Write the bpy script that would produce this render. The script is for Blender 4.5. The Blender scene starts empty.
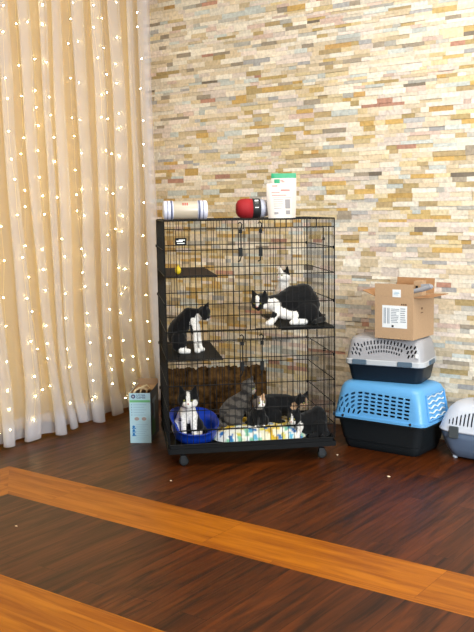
import bpy, bmesh, math, random
from mathutils import Vector, Matrix, noise
R = math.radians
C = bpy.context.scene.collection
sc = bpy.context.scene
rnd = random.Random(7)

# ------------------------------------------------------------------ materials
def S(r, g, b):
    f = lambda c: (c/255/12.92) if c/255 <= .04045 else ((c/255+.055)/1.055)**2.4
    return (f(r), f(g), f(b), 1)

def mat(name, col, rough=.6, metal=0, spec=.5, emit=None, estr=0, trans=0, bump=0, bscale=60, var=0, coat=0, alpha=1):
    m = bpy.data.materials.new(name); m.use_nodes = True
    nt = m.node_tree; b = nt.nodes['Principled BSDF']
    b.inputs['Base Color'].default_value = col
    b.inputs['Roughness'].default_value = rough
    b.inputs['Metallic'].default_value = metal
    b.inputs['Specular IOR Level'].default_value = spec
    b.inputs['Transmission Weight'].default_value = trans
    b.inputs['Coat Weight'].default_value = coat
    b.inputs['Alpha'].default_value = alpha
    if emit:
        b.inputs['Emission Color'].default_value = emit; b.inputs['Emission Strength'].default_value = estr
    if bump or var:
        tc = nt.nodes.new('ShaderNodeTexCoord'); n = nt.nodes.new('ShaderNodeTexNoise')
        n.inputs['Scale'].default_value = bscale; n.inputs['Detail'].default_value = 4
        nt.links.new(tc.outputs['Object'], n.inputs['Vector'])
        if bump:
            bp = nt.nodes.new('ShaderNodeBump'); bp.inputs['Strength'].default_value = bump; bp.inputs['Distance'].default_value = .004
            nt.links.new(n.outputs['Fac'], bp.inputs['Height']); nt.links.new(bp.outputs['Normal'], b.inputs['Normal'])
        if var:
            hs = nt.nodes.new('ShaderNodeHueSaturation'); hs.inputs['Color'].default_value = col
            mr = nt.nodes.new('ShaderNodeMapRange'); mr.inputs['From Min'].default_value = .3; mr.inputs['From Max'].default_value = .7
            mr.inputs['To Min'].default_value = 1-var; mr.inputs['To Max'].default_value = 1+var
            nt.links.new(n.outputs['Fac'], mr.inputs['Value']); nt.links.new(mr.outputs['Result'], hs.inputs['Value'])
            nt.links.new(hs.outputs['Color'], b.inputs['Base Color'])
    return m

def attr_mat(name, attr, rough=.8, nscale=40, namt=.12, bump=.3, spec=.3, sheen=0, stretch=(1, 1, 1), bdist=.003):
    m = bpy.data.materials.new(name); m.use_nodes = True
    nt = m.node_tree; b = nt.nodes['Principled BSDF']
    b.inputs['Roughness'].default_value = rough; b.inputs['Specular IOR Level'].default_value = spec
    b.inputs['Sheen Weight'].default_value = sheen
    a = nt.nodes.new('ShaderNodeAttribute'); a.attribute_name = attr
    tc = nt.nodes.new('ShaderNodeTexCoord'); mp = nt.nodes.new('ShaderNodeMapping'); mp.inputs['Scale'].default_value = stretch
    n = nt.nodes.new('ShaderNodeTexNoise'); n.inputs['Scale'].default_value = nscale; n.inputs['Detail'].default_value = 6
    nt.links.new(tc.outputs['Object'], mp.inputs['Vector']); nt.links.new(mp.outputs['Vector'], n.inputs['Vector'])
    mr = nt.nodes.new('ShaderNodeMapRange'); mr.inputs['From Min'].default_value = .3; mr.inputs['From Max'].default_value = .7
    mr.inputs['To Min'].default_value = 1-namt; mr.inputs['To Max'].default_value = 1+namt
    hs = nt.nodes.new('ShaderNodeHueSaturation')
    nt.links.new(n.outputs['Fac'], mr.inputs['Value']); nt.links.new(mr.outputs['Result'], hs.inputs['Value'])
    nt.links.new(a.outputs['Color'], hs.inputs['Color']); nt.links.new(hs.outputs['Color'], b.inputs['Base Color'])
    bp = nt.nodes.new('ShaderNodeBump'); bp.inputs['Strength'].default_value = bump; bp.inputs['Distance'].default_value = bdist
    nt.links.new(n.outputs['Fac'], bp.inputs['Height']); nt.links.new(bp.outputs['Normal'], b.inputs['Normal'])
    return m

def wood(name, c1, c2, along, rough=.32, scale=1.0, plank=.12, joint=.5):
    """floor wood: grain along world axis `along` ('x' or 'y')"""
    m = bpy.data.materials.new(name); m.use_nodes = True
    nt = m.node_tree; b = nt.nodes['Principled BSDF']; L = nt.links.new
    tc = nt.nodes.new('ShaderNodeTexCoord')
    mp = nt.nodes.new('ShaderNodeMapping'); mp.inputs['Scale'].default_value = (1.2, 16, 1) if along == 'x' else (16, 1.2, 1)
    L(tc.outputs['Object'], mp.inputs['Vector'])
    # per plank offset
    br = nt.nodes.new('ShaderNodeTexBrick'); br.inputs['Scale'].default_value = 1
    br.inputs['Brick Width'].default_value = .95; br.inputs['Row Height'].default_value = plank
    br.inputs['Mortar Size'].default_value = .0012; br.inputs['Color1'].default_value = (0, 0, 0, 1); br.inputs['Color2'].default_value = (1, 1, 1, 1)
    br.inputs['Mortar'].default_value = (.5, .5, .5, 1); br.offset = .37
    mb = nt.nodes.new('ShaderNodeMapping'); mb.inputs['Rotation'].default_value = (0, 0, 0 if along == 'x' else R(90))
    L(tc.outputs['Object'], mb.inputs['Vector']); L(mb.outputs['Vector'], br.inputs['Vector'])
    off = nt.nodes.new('ShaderNodeVectorMath'); off.operation = 'MULTIPLY_ADD'
    off.inputs[1].default_value = (7, 7, 7); L(br.outputs['Color'], off.inputs[0]); L(mp.outputs['Vector'], off.inputs[2])
    n = nt.nodes.new('ShaderNodeTexNoise'); n.inputs['Scale'].default_value = 1.6*scale; n.inputs['Detail'].default_value = 8; n.inputs['Roughness'].default_value = .62
    n.inputs['Distortion'].default_value = .6
    L(off.outputs[0], n.inputs['Vector'])
    cr = nt.nodes.new('ShaderNodeValToRGB'); cr.color_ramp.elements[0].position = .36; cr.color_ramp.elements[1].position = .62
    cr.color_ramp.elements[0].color = c2; cr.color_ramp.elements[1].color = c1
    L(n.outputs['Fac'], cr.inputs['Fac'])
    hs = nt.nodes.new('ShaderNodeHueSaturation'); L(cr.outputs['Color'], hs.inputs['Color'])
    mr = nt.nodes.new('ShaderNodeMapRange'); mr.inputs['To Min'].default_value = .8 if joint < .8 else .95; mr.inputs['To Max'].default_value = 1.15 if joint < .8 else 1.04
    L(br.outputs['Color'], mr.inputs['Value']); L(mr.outputs['Result'], hs.inputs['Value'])
    mx = nt.nodes.new('ShaderNodeMix'); mx.data_type = 'RGBA'; L(br.outputs['Fac'], mx.inputs[0]); L(hs.outputs['Color'], mx.inputs[6])
    mx.inputs[7].default_value = (c2[0]*joint, c2[1]*joint, c2[2]*joint, 1)
    L(mx.outputs[2], b.inputs['Base Color'])
    b.inputs['Roughness'].default_value = rough; b.inputs['Specular IOR Level'].default_value = .2
    rr = nt.nodes.new('ShaderNodeMapRange'); rr.inputs['To Min'].default_value = rough+.12; rr.inputs['To Max'].default_value = rough-.06
    L(n.outputs['Fac'], rr.inputs['Value']); L(rr.outputs['Result'], b.inputs['Roughness'])
    bp = nt.nodes.new('ShaderNodeBump'); bp.inputs['Strength'].default_value = .25; bp.inputs['Distance'].default_value = .002
    L(n.outputs['Fac'], bp.inputs['Height']); L(bp.outputs['Normal'], b.inputs['Normal'])
    return m

M = {}
M['black_wire'] = mat('black_wire', S(9, 10, 12), .55, metal=.0, spec=.2)
M['black_plastic'] = mat('black_plastic', S(7, 7, 9), .6, spec=.2, bump=.05)
M['caster'] = mat('caster', S(18, 19, 20), .5, spec=.3)
M['caster_metal'] = mat('caster_metal', S(40, 41, 44), .4, metal=.5)
M['shelf_brown'] = mat('shelf_brown', S(44, 33, 27), .8, spec=.2, var=.15)
M['shelf_black'] = mat('shelf_black', S(9, 9, 11), .7, spec=.2)
M['white'] = mat('white_print', S(235, 235, 235), .6)
M['blue_bed'] = mat('blue_plastic', S(12, 56, 170), .4)
M['kraft'] = mat('kraft_card', S(180, 148, 116), .85, bump=.1, bscale=90, var=.05)
M['kraft_in'] = mat('kraft_card_inside', S(164, 122, 84), .9, var=.06)
M['label'] = mat('paper_label', S(232, 236, 240), .6)
M['ink'] = mat('black_ink', S(20, 20, 24), .6)
M['grey_ink'] = mat('grey_ink', S(130, 140, 155), .6)
M['grey_prod'] = mat('grey_plastic', S(150, 152, 160), .4)
M['blue_shell'] = mat('sky_blue_plastic', S(92, 158, 212), .38, bump=.03, bscale=200)
M['charcoal_shell'] = mat('charcoal_plastic', S(22, 27, 31), .55, spec=.3, bump=.06, bscale=200)
M['grey_shell'] = mat('grey_lid_plastic', S(158, 157, 162), .42, bump=.03, bscale=200)
M['navy_shell'] = mat('navy_plastic', S(13, 26, 38), .45, spec=.35)
M['rim_grey'] = mat('rim_plastic', S(182, 186, 192), .42)
M['latch_blue'] = mat('slate_latch_plastic', S(84, 104, 122), .45)
M['pale_shell'] = mat('pale_grey_plastic', S(196, 202, 216), .4)
M['slate_shell'] = mat('slate_blue_plastic', S(104, 122, 150), .42)
M['latch_dark'] = mat('dark_latch', S(74, 80, 84), .45)
M['door_white'] = mat('pale_wire', S(215, 225, 230), .4)
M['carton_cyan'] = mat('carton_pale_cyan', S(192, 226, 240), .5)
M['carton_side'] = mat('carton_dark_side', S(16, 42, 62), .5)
M['carton_green'] = mat('carton_green', S(40, 110, 60), .5)
M['band_green'] = mat('band_green', S(120, 200, 140), .5)
M['logo_navy'] = mat('logo_navy', S(30, 60, 120), .5)
M['logo_blue'] = mat('logo_blue', S(40, 130, 200), .5)
M['cyan_ink'] = mat('pale_ink', S(140, 180, 205), .6)
M['tan_ink'] = mat('tan_ink', S(180, 165, 160), .6)
M['cream'] = mat('cream_strap', S(235, 215, 175), .6)
M['red'] = mat('red_cloth', S(150, 10, 22), .75, bump=.3, bscale=300)
M['pouch'] = mat('pouch_white', S(206, 196, 188), .45, var=.03)
M['pouch_green'] = mat('pouch_green', S(20, 145, 100), .4)
M['pouch_pink'] = mat('pouch_pink', S(230, 110, 105), .5)
M['pouch_grey'] = mat('pouch_grey_print', S(135, 130, 132), .5)
M['silver'] = mat('silver_bag', S(178, 180, 196), .35)
M['jar'] = mat('milky_jar', S(220, 208, 188), .3, trans=.35)
M['cap_pale'] = mat('pale_cap', S(215, 215, 232), .35)
M['band_blue'] = mat('blue_band', S(92, 100, 130), .4)
M['band_red'] = mat('red_print', S(200, 90, 70), .5)
M['yellow'] = mat('yellow_toy', S(215, 185, 20), .5)
M['crumb'] = mat('crumb', S(225, 205, 175), .8)
M['plaster'] = mat('plaster_wall', S(205, 190, 150), .9, bump=.1)
M['ceiling'] = mat('ceiling_paint', S(225, 220, 210), .9)
M['gold_drape'] = mat('gold_drape', S(200, 160, 52), .7, bump=.1, bscale=150, var=.06)
M['rod'] = mat('curtain_rod', S(80, 70, 60), .4, metal=.8)
M['fairy_wire'] = mat('fairy_wire', S(200, 180, 130), .5)
M['bulb'] = mat('warm_bulb', S(255, 220, 140), .4, emit=(1, .80, .32, 1), estr=62)
M['eye'] = mat('cat_eye', S(150, 150, 60), .15, coat=1)
M['pupil'] = mat('cat_pupil', S(6, 6, 6), .1, coat=1)
M['nose'] = mat('cat_nose', S(190, 120, 115), .5)
M['stone'] = attr_mat('split_stone', 'stone', .85, 55, .16, .8, .2, bdist=.004)
M['grout'] = mat('stone_backing', S(150, 132, 108), .95)
M['throw'] = mat('brown_throw', S(84, 58, 30), .95, spec=.1, bump=.6, bscale=24, var=.85)
M['fur'] = attr_mat('cat_fur', 'coat', .75, 160, .22, .6, .15, sheen=.15, bdist=.002)
M['mat_print'] = attr_mat('blanket_print', 'print', .9, 60, .08, .3, .1)
M['dark_wood'] = wood('dark_floor_wood', S(84, 38, 8), S(40, 17, 4), 'y', .36)
M['orange_x'] = wood('honey_floor_wood', S(166, 96, 6), S(128, 66, 3), 'x', .38, .8, .35, joint=.85)
M['orange_y'] = wood('honey_floor_wood_side', S(166, 96, 6), S(128, 66, 3), 'y', .38, .8, .35, joint=.85)

def sheer(name, col, op, tr=.55):
    m = bpy.data.materials.new(name); m.use_nodes = True
    nt = m.node_tree; nt.nodes.remove(nt.nodes['Principled BSDF']); L = nt.links.new
    out = nt.nodes['Material Output']
    d = nt.nodes.new('ShaderNodeBsdfDiffuse'); d.inputs['Color'].default_value = col
    t = nt.nodes.new('ShaderNodeBsdfTranslucent'); t.inputs['Color'].default_value = col
    a = nt.nodes.new('ShaderNodeMixShader'); a.inputs[0].default_value = tr
    L(d.outputs[0], a.inputs[1]); L(t.outputs[0], a.inputs[2])
    tp = nt.nodes.new('ShaderNodeBsdfTransparent')
    x = nt.nodes.new('ShaderNodeMixShader'); x.inputs[0].default_value = op
    L(tp.outputs[0], x.inputs[1]); L(a.outputs[0], x.inputs[2]); L(x.outputs[0], out.inputs['Surface'])
    return m
M['sheer'] = sheer('white_sheer', S(232, 230, 238), .30, .35)

# ------------------------------------------------------------------ mesh helpers
class MB:
    def __init__(s): s.v = []; s.f = []; s.mi = []; s.cur = 0
    def add(s, vs, fs):
        o = len(s.v); s.v += [tuple(p) for p in vs]
        for f in fs: s.f.append([o+i for i in f]); s.mi.append(s.cur)
    def box(s, a, b, m=None):
        x0, y0, z0 = a; x1, y1, z1 = b
        vs = [Vector(p) for p in ((x0,y0,z0),(x1,y0,z0),(x1,y1,z0),(x0,y1,z0),(x0,y0,z1),(x1,y0,z1),(x1,y1,z1),(x0,y1,z1))]
        if m: vs = [m @ p for p in vs]
        s.add(vs, [(0,3,2,1),(4,5,6,7),(0,1,5,4),(1,2,6,5),(2,3,7,6),(3,0,4,7)])
    def tube(s, pts, r, n=6, caps=True, rr=None):
        pts = [Vector(p) for p in pts]; rings = []
        up = None
        for i, p in enumerate(pts):
            d = (pts[min(i+1, len(pts)-1)] - pts[max(i-1, 0)]).normalized()
            if up is None:
                up = Vector((0, 0, 1)) if abs(d.z) < .9 else Vector((1, 0, 0))
            sx = d.cross(up).normalized(); up2 = sx.cross(d).normalized(); up = up2
            q = rr[i] if rr else r
            rings.append([p + (sx*math.cos(2*math.pi*k/n) + up2*math.sin(2*math.pi*k/n))*q for k in range(n)])
        vs = [v for g in rings for v in g]; fs = []
        for i in range(len(pts)-1):
            for k in range(n):
                a = i*n+k; b = i*n+(k+1) % n; fs.append((a, b, b+n, a+n))
        if caps: fs.append(tuple(range(n))[::-1]); fs.append(tuple(range((len(pts)-1)*n, len(pts)*n)))
        s.add(vs, fs)
    def lathe(s, prof, n=24, m=None):
        """prof: (r,z) list, axis z"""
        vs = []; fs = []
        for r, z in prof:
            for k in range(n):
                t = 2*math.pi*k/n; p = Vector((r*math.cos(t), r*math.sin(t), z)); vs.append(m @ p if m else p)
        for i in range(len(prof)-1):
            for k in range(n):
                a = i*n+k; b = i*n+(k+1) % n; fs.append((a, b, b+n, a+n))
        fs.append(tuple(range(n))[::-1]); fs.append(tuple(range((len(prof)-1)*n, len(prof)*n)))
        s.add(vs, fs)
    def sphere(s, c, r, n=12, sc_=(1, 1, 1), m=None):
        vs = []; fs = []; h = n//2
        for i in range(h+1):
            ph = math.pi*i/h
            for k in range(n):
                t = 2*math.pi*k/n
                p = Vector((c[0]+r*sc_[0]*math.sin(ph)*math.cos(t), c[1]+r*sc_[1]*math.sin(ph)*math.sin(t), c[2]-r*sc_[2]*math.cos(ph)))
                vs.append(m @ p if m else p)
        for i in range(h):
            for k in range(n):
                a = i*n+k; b = i*n+(k+1) % n; fs.append((a, b, b+n, a+n))
        s.add(vs, fs)
    def mesh(s, name, mats, smooth=False, merge=False):
        me = bpy.data.meshes.new(name); me.from_pydata(s.v, [], s.f)
        for m in (mats if isinstance(mats, (list, tuple)) else [mats]): me.materials.append(m)
        me.polygons.foreach_set('material_index', s.mi)
        if merge:
            bm = bmesh.new(); bm.from_mesh(me); bmesh.ops.remove_doubles(bm, verts=bm.verts, dist=1e-5)
            bmesh.ops.recalc_face_normals(bm, faces=bm.faces); bm.to_mesh(me); bm.free()
        if smooth:
            me.polygons.foreach_set('use_smooth', [True]*len(me.polygons))
        me.update(); return me
    def build(s, name, mats, parent=None, smooth=False, merge=False, bevel=0, loc=None):
        me = s.mesh(name, mats, smooth, merge)
        if bevel:
            bm = bmesh.new(); bm.from_mesh(me)
            bmesh.ops.bevel(bm, geom=bm.edges, offset=bevel, segments=2, affect='EDGES', clamp_overlap=True)
            bm.to_mesh(me); bm.free()
        o = bpy.data.objects.new(name, me); C.objects.link(o)
        if parent: o.parent = parent
        if loc: o.location = loc
        return o

def tag(o, label=None, cat=None, group=None, kind=None):
    if label: o['label'] = label
    if cat: o['category'] = cat
    if group: o['group'] = group
    if kind: o['kind'] = kind
    return o
def empty(name, label, cat, loc=(0, 0, 0), rz=0, group=None):
    o = bpy.data.objects.new(name, None); o.empty_display_size = .05; C.objects.link(o)
    o.location = loc; o.rotation_euler = (0, 0, rz); return tag(o, label, cat, group)

def evaluated(o, name=None):
    """bake an object's modifiers into its mesh"""
    dg = bpy.context.evaluated_depsgraph_get(); dg.update()
    me = bpy.data.meshes.new_from_object(o.evaluated_get(dg))
    o.modifiers.clear(); o.data = me
    if name: me.name = name
    return o

# ------------------------------------------------------------------ the room
WY = 4.87       # stone wall face
WX = -4.5       # side wall
def struct(name, mb, m, **k):
    o = mb.build(name, m, **k); tag(o, kind='structure'); return o

# floor: rectangular rings of honey wood inlaid in dark boards
fl = MB()
def quad(m, x0, y0, x1, y1):
    fl.cur = m; fl.add([(x0, y0, 0), (x1, y0, 0), (x1, y1, 0), (x0, y1, 0)], [(0, 1, 2, 3)])
XR = 4.5; YB = -2.0
quad(0, WX, 3.09, XR, WY+.05)                                   # dark, by the wall
quad(0, WX, YB, -3.82, 3.09)
fl.cur = 1; fl.add([(-3.82, 3.09, 0), (-3.445, 2.77, 0), (XR, 2.77, 0), (XR, 3.09, 0)], [(0, 1, 2, 3)])
fl.cur = 2; fl.add([(-3.82, 3.09, 0), (-3.82, YB, 0), (-3.445, YB, 0), (-3.445, 2.77, 0)], [(0, 1, 2, 3)])
quad(0, -3.445, 2.11, XR, 2.77)
quad(0, -3.445, YB, -2.79, 2.11)
fl.cur = 1; fl.add([(-2.79, 2.11, 0), (-2.42, 1.79, 0), (XR, 1.79, 0), (XR, 2.11, 0)], [(0, 1, 2, 3)])
fl.cur = 2; fl.add([(-2.79, 2.11, 0), (-2.79, YB, 0), (-2.42, YB, 0), (-2.42, 1.79, 0)], [(0, 1, 2, 3)])
quad(0, -2.42, YB, XR, 1.79)
struct('floor', fl, [M['dark_wood'], M['orange_x'], M['orange_y']])

b = MB(); b.box((WX-.1, YB, 0), (WX, WY+.1, 3.3)); struct('wall_left', b, M['plaster'])
b = MB(); b.box((WX-.1, YB, 3.3), (XR, WY+.1, 3.4)); struct('ceiling', b, M['ceiling'])

# back wall of split-face ledger stone: each stone a shallow block
b = MB(); b.box((WX, WY+.012, 0), (XR, WY+.1, 3.3))
vs0 = len(b.v); stones = []
pal = [((222, 210, 192), 30), ((216, 200, 176), 24), ((226, 218, 204), 26), ((208, 190, 162), 14), ((218, 204, 194), 22), ((198, 180, 150), 8),
       ((178, 156, 112), 3), ((182, 178, 170), 7), ((172, 170, 170), 3), ((160, 148, 132), 4), ((194, 198, 194), 7), ((188, 152, 100), 1), ((180, 136, 118), 2), ((124, 114, 102), 1), ((206, 182, 170), 7)]
bag = [c for c, w in pal for _ in range(w)]
warm = [(204, 184, 142), (190, 164, 112), (212, 194, 156), (180, 158, 120), (194, 160, 100), (216, 200, 166), (208, 188, 150)]
def stone(x0, x1, z0, z1):
    d = WY + rnd.choice([0, 0, .001, .002, .004]) - rnd.random()*.002
    g = .0003
    o = len(b.v)
    j = lambda: rnd.uniform(-.0012, .0012)
    b.add([(x0+g, d+j(), z0+g), (x1-g, d+j(), z0+g), (x1-g, d+j(), z1-g), (x0+g, d+j(), z1-g),
           (x0+g, WY+.013, z0+g), (x1-g, WY+.013, z0+g), (x1-g, WY+.013, z1-g), (x0+g, WY+.013, z1-g)],
          [(0, 1, 2, 3), (1, 0, 4, 5), (2, 1, 5, 6), (3, 2, 6, 7), (0, 3, 7, 4)])
    xm, zm = (x0+x1)/2, (z0+z1)/2
    n = noise.noise(Vector((xm*.9, zm*1.3, 3.1)))
    w = .07 + .5*n + .28*math.exp(-((zm-1.65)/.42)**2)*.75 + .22*max(0, min(1, (-2.7-xm)/.9))*max(0, min(1, (1.6-zm)/.5)) - .10*(zm > 2.2)
    c = rnd.choice(warm) if rnd.random() < w else rnd.choice(bag)
    k = rnd.uniform(.93, 1.05)
    stones.append((o, [min(255, q*k) for q in c]))
b.cur = 1
def row(z0, z1, xa, xb, lmin=.045, lmax=.17):
    x = xa
    while x < xb-1e-6:
        l = rnd.uniform(lmin, lmax); x1 = x+l
        if xb-x1 < lmin: x1 = xb
        stone(x, x1, z0, z1); x = x1
z = 0
while z < 3.28:
    h = rnd.uniform(.044, .056)
    x = WX + .0
    while x < 1.2:
        seg = rnd.uniform(.35, .8); xe = x+seg
        t = rnd.random()
        if t < .12: row(z, z+h, x, x+.12, .1, .14); x += .12; continue
        if t < .62:
            s_ = h*rnd.uniform(.42, .58); row(z, z+s_, x, xe); row(z+s_, z+h, x, xe)
        elif t < .9:
            s_ = h*rnd.uniform(.34, .42)
            if rnd.random() < .5: s_ = h-s_
            row(z, z+s_, x, xe); row(z+s_, z+h, x, xe)
        else:
            row(z, z+h*.34, x, xe); row(z+h*.34, z+h*.67, x, xe); row(z+h*.67, z+h, x, xe)
        x = xe
    z += h
bw = struct('wall_back', b, [M['grout'], M['stone']])
ca = bw.data.color_attributes.new('stone', 'FLOAT_COLOR', 'POINT')
buf = [.3, .25, .2, 1]*len(bw.data.vertices)
for o, c in stones:
    q = list(S(*c))
    for i in range(8): buf[(o+i)*4:(o+i)*4+4] = q
ca.data.foreach_set('color', buf)

# ------------------------------------------------------------------ curtains
CX = -4.19
def section(bands, y0, y1):
    """cross-section of a pleated sheer: runs along Y, doubling back over each band. returns (y, xoffset)"""
    pts = [(y0, 0)]
    for a, w in bands:
        c = a+w
        pts += [(a-.01, 0), (a+w*.3, .002), (c-.006, .008), (c+.002, .016), (c-.008, .024), (a+w*.5, .026), (a+.008, .03), (a, .038), (a+.01, .046), (a+w*.5, .05), (c-.004, .046), (c+.012, .012)]
    pts.append((y1, 0))
    return pts
bands = [(2.30, .07), (2.46, .09), (2.63, .06), (2.78, .09), (2.95, .07), (3.10, .08), (3.27, .08), (3.470, .09), (3.640, .08), (3.785, .05), (3.87, .07),
         (4.025, .095), (4.200, .085), (4.355, .10), (4.52, .06), (4.645, .095)]
sec = section(bands, 2.2, 4.765)
# resample corners smoothly
def cat(P, k=3):
    out = []
    for i in range(len(P)-1):
        p0 = P[max(i-1, 0)]; p1 = P[i]; p2 = P[i+1]; p3 = P[min(i+2, len(P)-1)]
        for j in range(k):
            t = j/k
            out.append(tuple(.5*((2*p1[d]) + (-p0[d]+p2[d])*t + (2*p0[d]-5*p1[d]+4*p2[d]-p3[d])*t*t + (-p0[d]+3*p1[d]-3*p2[d]+p3[d])*t**3) for d in range(2)))
    out.append(P[-1]); return out
sec = cat(sec, 3)
def folds(yy, zz, seed, t):
    q = noise.noise(Vector((yy*3.1, zz*.5, seed)))
    q2 = noise.noise(Vector((yy*9, zz*.9, seed+5)))
    # neighbouring pleats wander apart and together with height, most near the hem
    wv = .030*noise.noise(Vector((yy*4.2, zz*1.0, seed+9)))*(.5+t) + .035*noise.noise(Vector((yy*5.5, zz*1.6, seed+13)))*t*t*t
    return q, q2, wv*min(1, max(0, (4.80-yy)/.2))
def drape(sec, cx, ztop, zbot, amp, flare, shift, seed, nz=40, hang=None):
    mb = MB(); n = len(sec)
    for i in range(nz+1):
        t = i/nz; zz = ztop + (zbot-ztop)*t
        for (yy, xx) in sec:
            q, q2, wv = folds(yy, zz, seed, t)
            sh = shift*(1-t)**1.0
            x = cx + xx*(1+flare*t*t) + q*amp*(1+1.2*t*t) + q2*amp*.35
            Y = yy - sh*(.3+.7*(4.7-yy)/1.5) + wv
            zf = zz
            if t > .9 and zbot < .2: zf += (noise.noise(Vector((yy*4.5, seed, 1.7)))*.03+.01)*(t-.9)*10
            mb.v.append((x, Y, max(zf, .006)))
    for i in range(nz):
        for k in range(n-1):
            a = i*n+k; mb.f.append([a, a+1, a+1+n, a+n]); mb.mi.append(0)
    return mb
cur = empty('sheer_curtain', 'white sheer floor-length curtain with pleats, lit by fairy lights, left of the cage', 'curtain', (CX, 3.6, 0))
o = drape(sec, 0, 3.12, .012, .045, 1.3, .10, 2.0, nz=60).build('sheer_cloth', M['sheer'], smooth=True); o.location = (CX, 0, 0)
o.parent = cur; o.matrix_parent_inverse = Matrix.Translation((CX, 3.6, 0)).inverted(); 
h = drape([(y_, x_+.004) for y_, x_ in sec], 0, .14, .013, .03, 1.3, 0, 2.0, 6)
# hem follows the lowest 14 cm of the cloth
h.v = []
for i in range(7):
    zz = .14+(.014-.14)*i/6; t = (3.12-zz)/(3.12-.012)
    for (yy, xx) in sec:
        q, q2, wv = folds(yy, zz, 2.0, t)
        x = xx*(1+1.3*t*t) + q*.045*(1+1.2*t*t) + q2*.045*.35 + .004
        Y = yy - .10*(1-t)*(.3+.7*(4.7-yy)/1.5) + wv
        zf = zz + ((noise.noise(Vector((yy*4.5, 2.0, 1.7)))*.03+.01)*(t-.9)*10 if t > .9 else 0)
        h.v.append((x, Y, max(zf, .008)))
o = h.build('hem', M['sheer'], smooth=True); o.location = (CX, 0, 0); o.parent = cur; o.matrix_parent_inverse = Matrix.Translation((CX, 3.6, 0)).inverted()

gs = []
yy = 2.2
while yy < 4.85:
    gs.append((yy, .018*math.sin(yy*46)+.012*math.sin(yy*23+1))); yy += .012
gd = drape(gs, 0, 3.12, .02, .015, .3, .05, 9.0, 24)
gd_o = gd.build('gold_drape', M['gold_drape'], smooth=True); gd_o.location = (CX-.12, 0, 0)
tag(gd_o, 'golden ochre drape hanging behind the white sheer curtain', 'curtain')
b = MB(); b.tube([(CX-.05, 2.0, 3.16), (CX-.05, 4.8, 3.16)], .014, 10); b.sphere((CX-.05, 2.0, 3.16), .025); 
b.box((WX, 3.3, 3.13), (CX-.05, 3.33, 3.17)); tag(b.build('curtain_rod', M['rod'], smooth=True), 'dark metal rod the white and golden curtains hang from', 'rod')

# fairy light strands
bulb_mb = MB(); bulb_mb.sphere((0, 0, 0), .0036, 8); bulb_me = bulb_mb.mesh('bulb', M['bulb'], smooth=True)
rf = random.Random(5)
places = ['first from the left edge of the curtain', 'second from the left edge of the curtain', 'third from the left edge of the curtain', 'fourth from the left edge of the curtain', 'fifth from the left edge of the curtain',
          'sixth from the left edge of the curtain', 'seventh from the left edge of the curtain', 'seventh from the stone wall', 'sixth from the stone wall', 'fifth from the stone wall', 'fourth from the stone wall',
          'third from the stone wall', 'second from the stone wall', 'nearest the stone wall']
for i in range(14):
    y0 = 3.02 + i*.118 + rf.uniform(-.015, .015)
    y0 = min(y0, 4.56)
    e = empty('fairy_light_strand', 'strand of warm fairy lights, ' + places[i], 'fairy lights', (CX+.03, y0, 0), group='fairy light strands on the curtain')
    n = 26; P = []
    zz = 3.08
    pts = []
    off = rf.choice([-.035, -.02, .01, .045, .06])
    while zz > .10:
        sw = .022*math.sin(zz*2.1+i*1.7)
        lean = -.10*(zz/3.12)*(.3+.7*(4.7-y0)/1.5)
        pts.append((off + .03*(1-zz/3.1) + rf.uniform(-.008, .008), lean+sw+rf.uniform(-.012, .012), zz)); zz -= rf.uniform(.09, .26)
    w = MB(); w.tube(pts, .0006, 4); w.build('wire', M['fairy_wire'], e)
    for p in pts:
        bo = bpy.data.objects.new('bulb', bulb_me); C.objects.link(bo); bo.parent = e; bo.location = p

# ------------------------------------------------------------------ the cage
CW, CD, ZT = .90, .66, 1.31
CL = Vector((-3.052, 3.531, 0)); CA = R(44.43)
cage = empty('wire_cat_cage', 'tall black wire cat cage on casters holding kittens in front of the stone wall', 'cage', CL, CA)
ZB = .125
r1, r2, r3 = .0018, .0025, .0038
HZ = [1.267, 1.157, 1.023, .874, .73, .676, .583, .444, .31, .20]
def grid(mb, axis, fixed, a0, a1, z0, z1, step, hz, rv=r1, rh=r2):
    P = (lambda a, z: (a, fixed, z)) if axis == 'u' else (lambda a, z: (fixed, a, z))
    n = max(1, round((a1-a0)/step))
    for i in range(1, n):
        a = a0+(a1-a0)*i/n; mb.tube([P(a, z0), P(a, z1)], rv, 5)
    for z_ in hz:
        if z0 < z_ < z1: mb.tube([P(a0, z_), P(a1, z_)], rh, 5)
def frame(mb, axis, fixed, a0, a1, z0, z1, r=r3):
    P = (lambda a, z: (a, fixed, z)) if axis == 'u' else (lambda a, z: (fixed, a, z))
    mb.tube([P(a0, z0), P(a1, z0), P(a1, z1), P(a0, z1), P(a0, z0)], r, 6)
bm_ = MB(); frame(bm_, 'u', 0, 0, CW, ZB, ZT)
for z_ in (1.267, .73, .676, .20): bm_.tube([(0, 0, z_), (CW, 0, z_)], r2 if z_ != .73 else .0034, 5)
for (za, zb) in ((.20, .676), (.73, 1.267)):          # fixed strips beside and between the doors
    for a0, a1 in ((0, .06), (.84, .90), (.42, .47)): grid(bm_, 'u', 0, a0, a1, za, zb, .03, HZ)
grid(bm_, 'u', 0, 0, CW, ZB, .20, .0322, []); grid(bm_, 'u', 0, 0, CW, .676, .73, .0322, []); grid(bm_, 'u', 0, 0, CW, 1.267, ZT, .0322, [])
bm_.build('front_panel', M['black_wire'], cage)
lab = {0: 'lower', 1: 'upper'}
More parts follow.
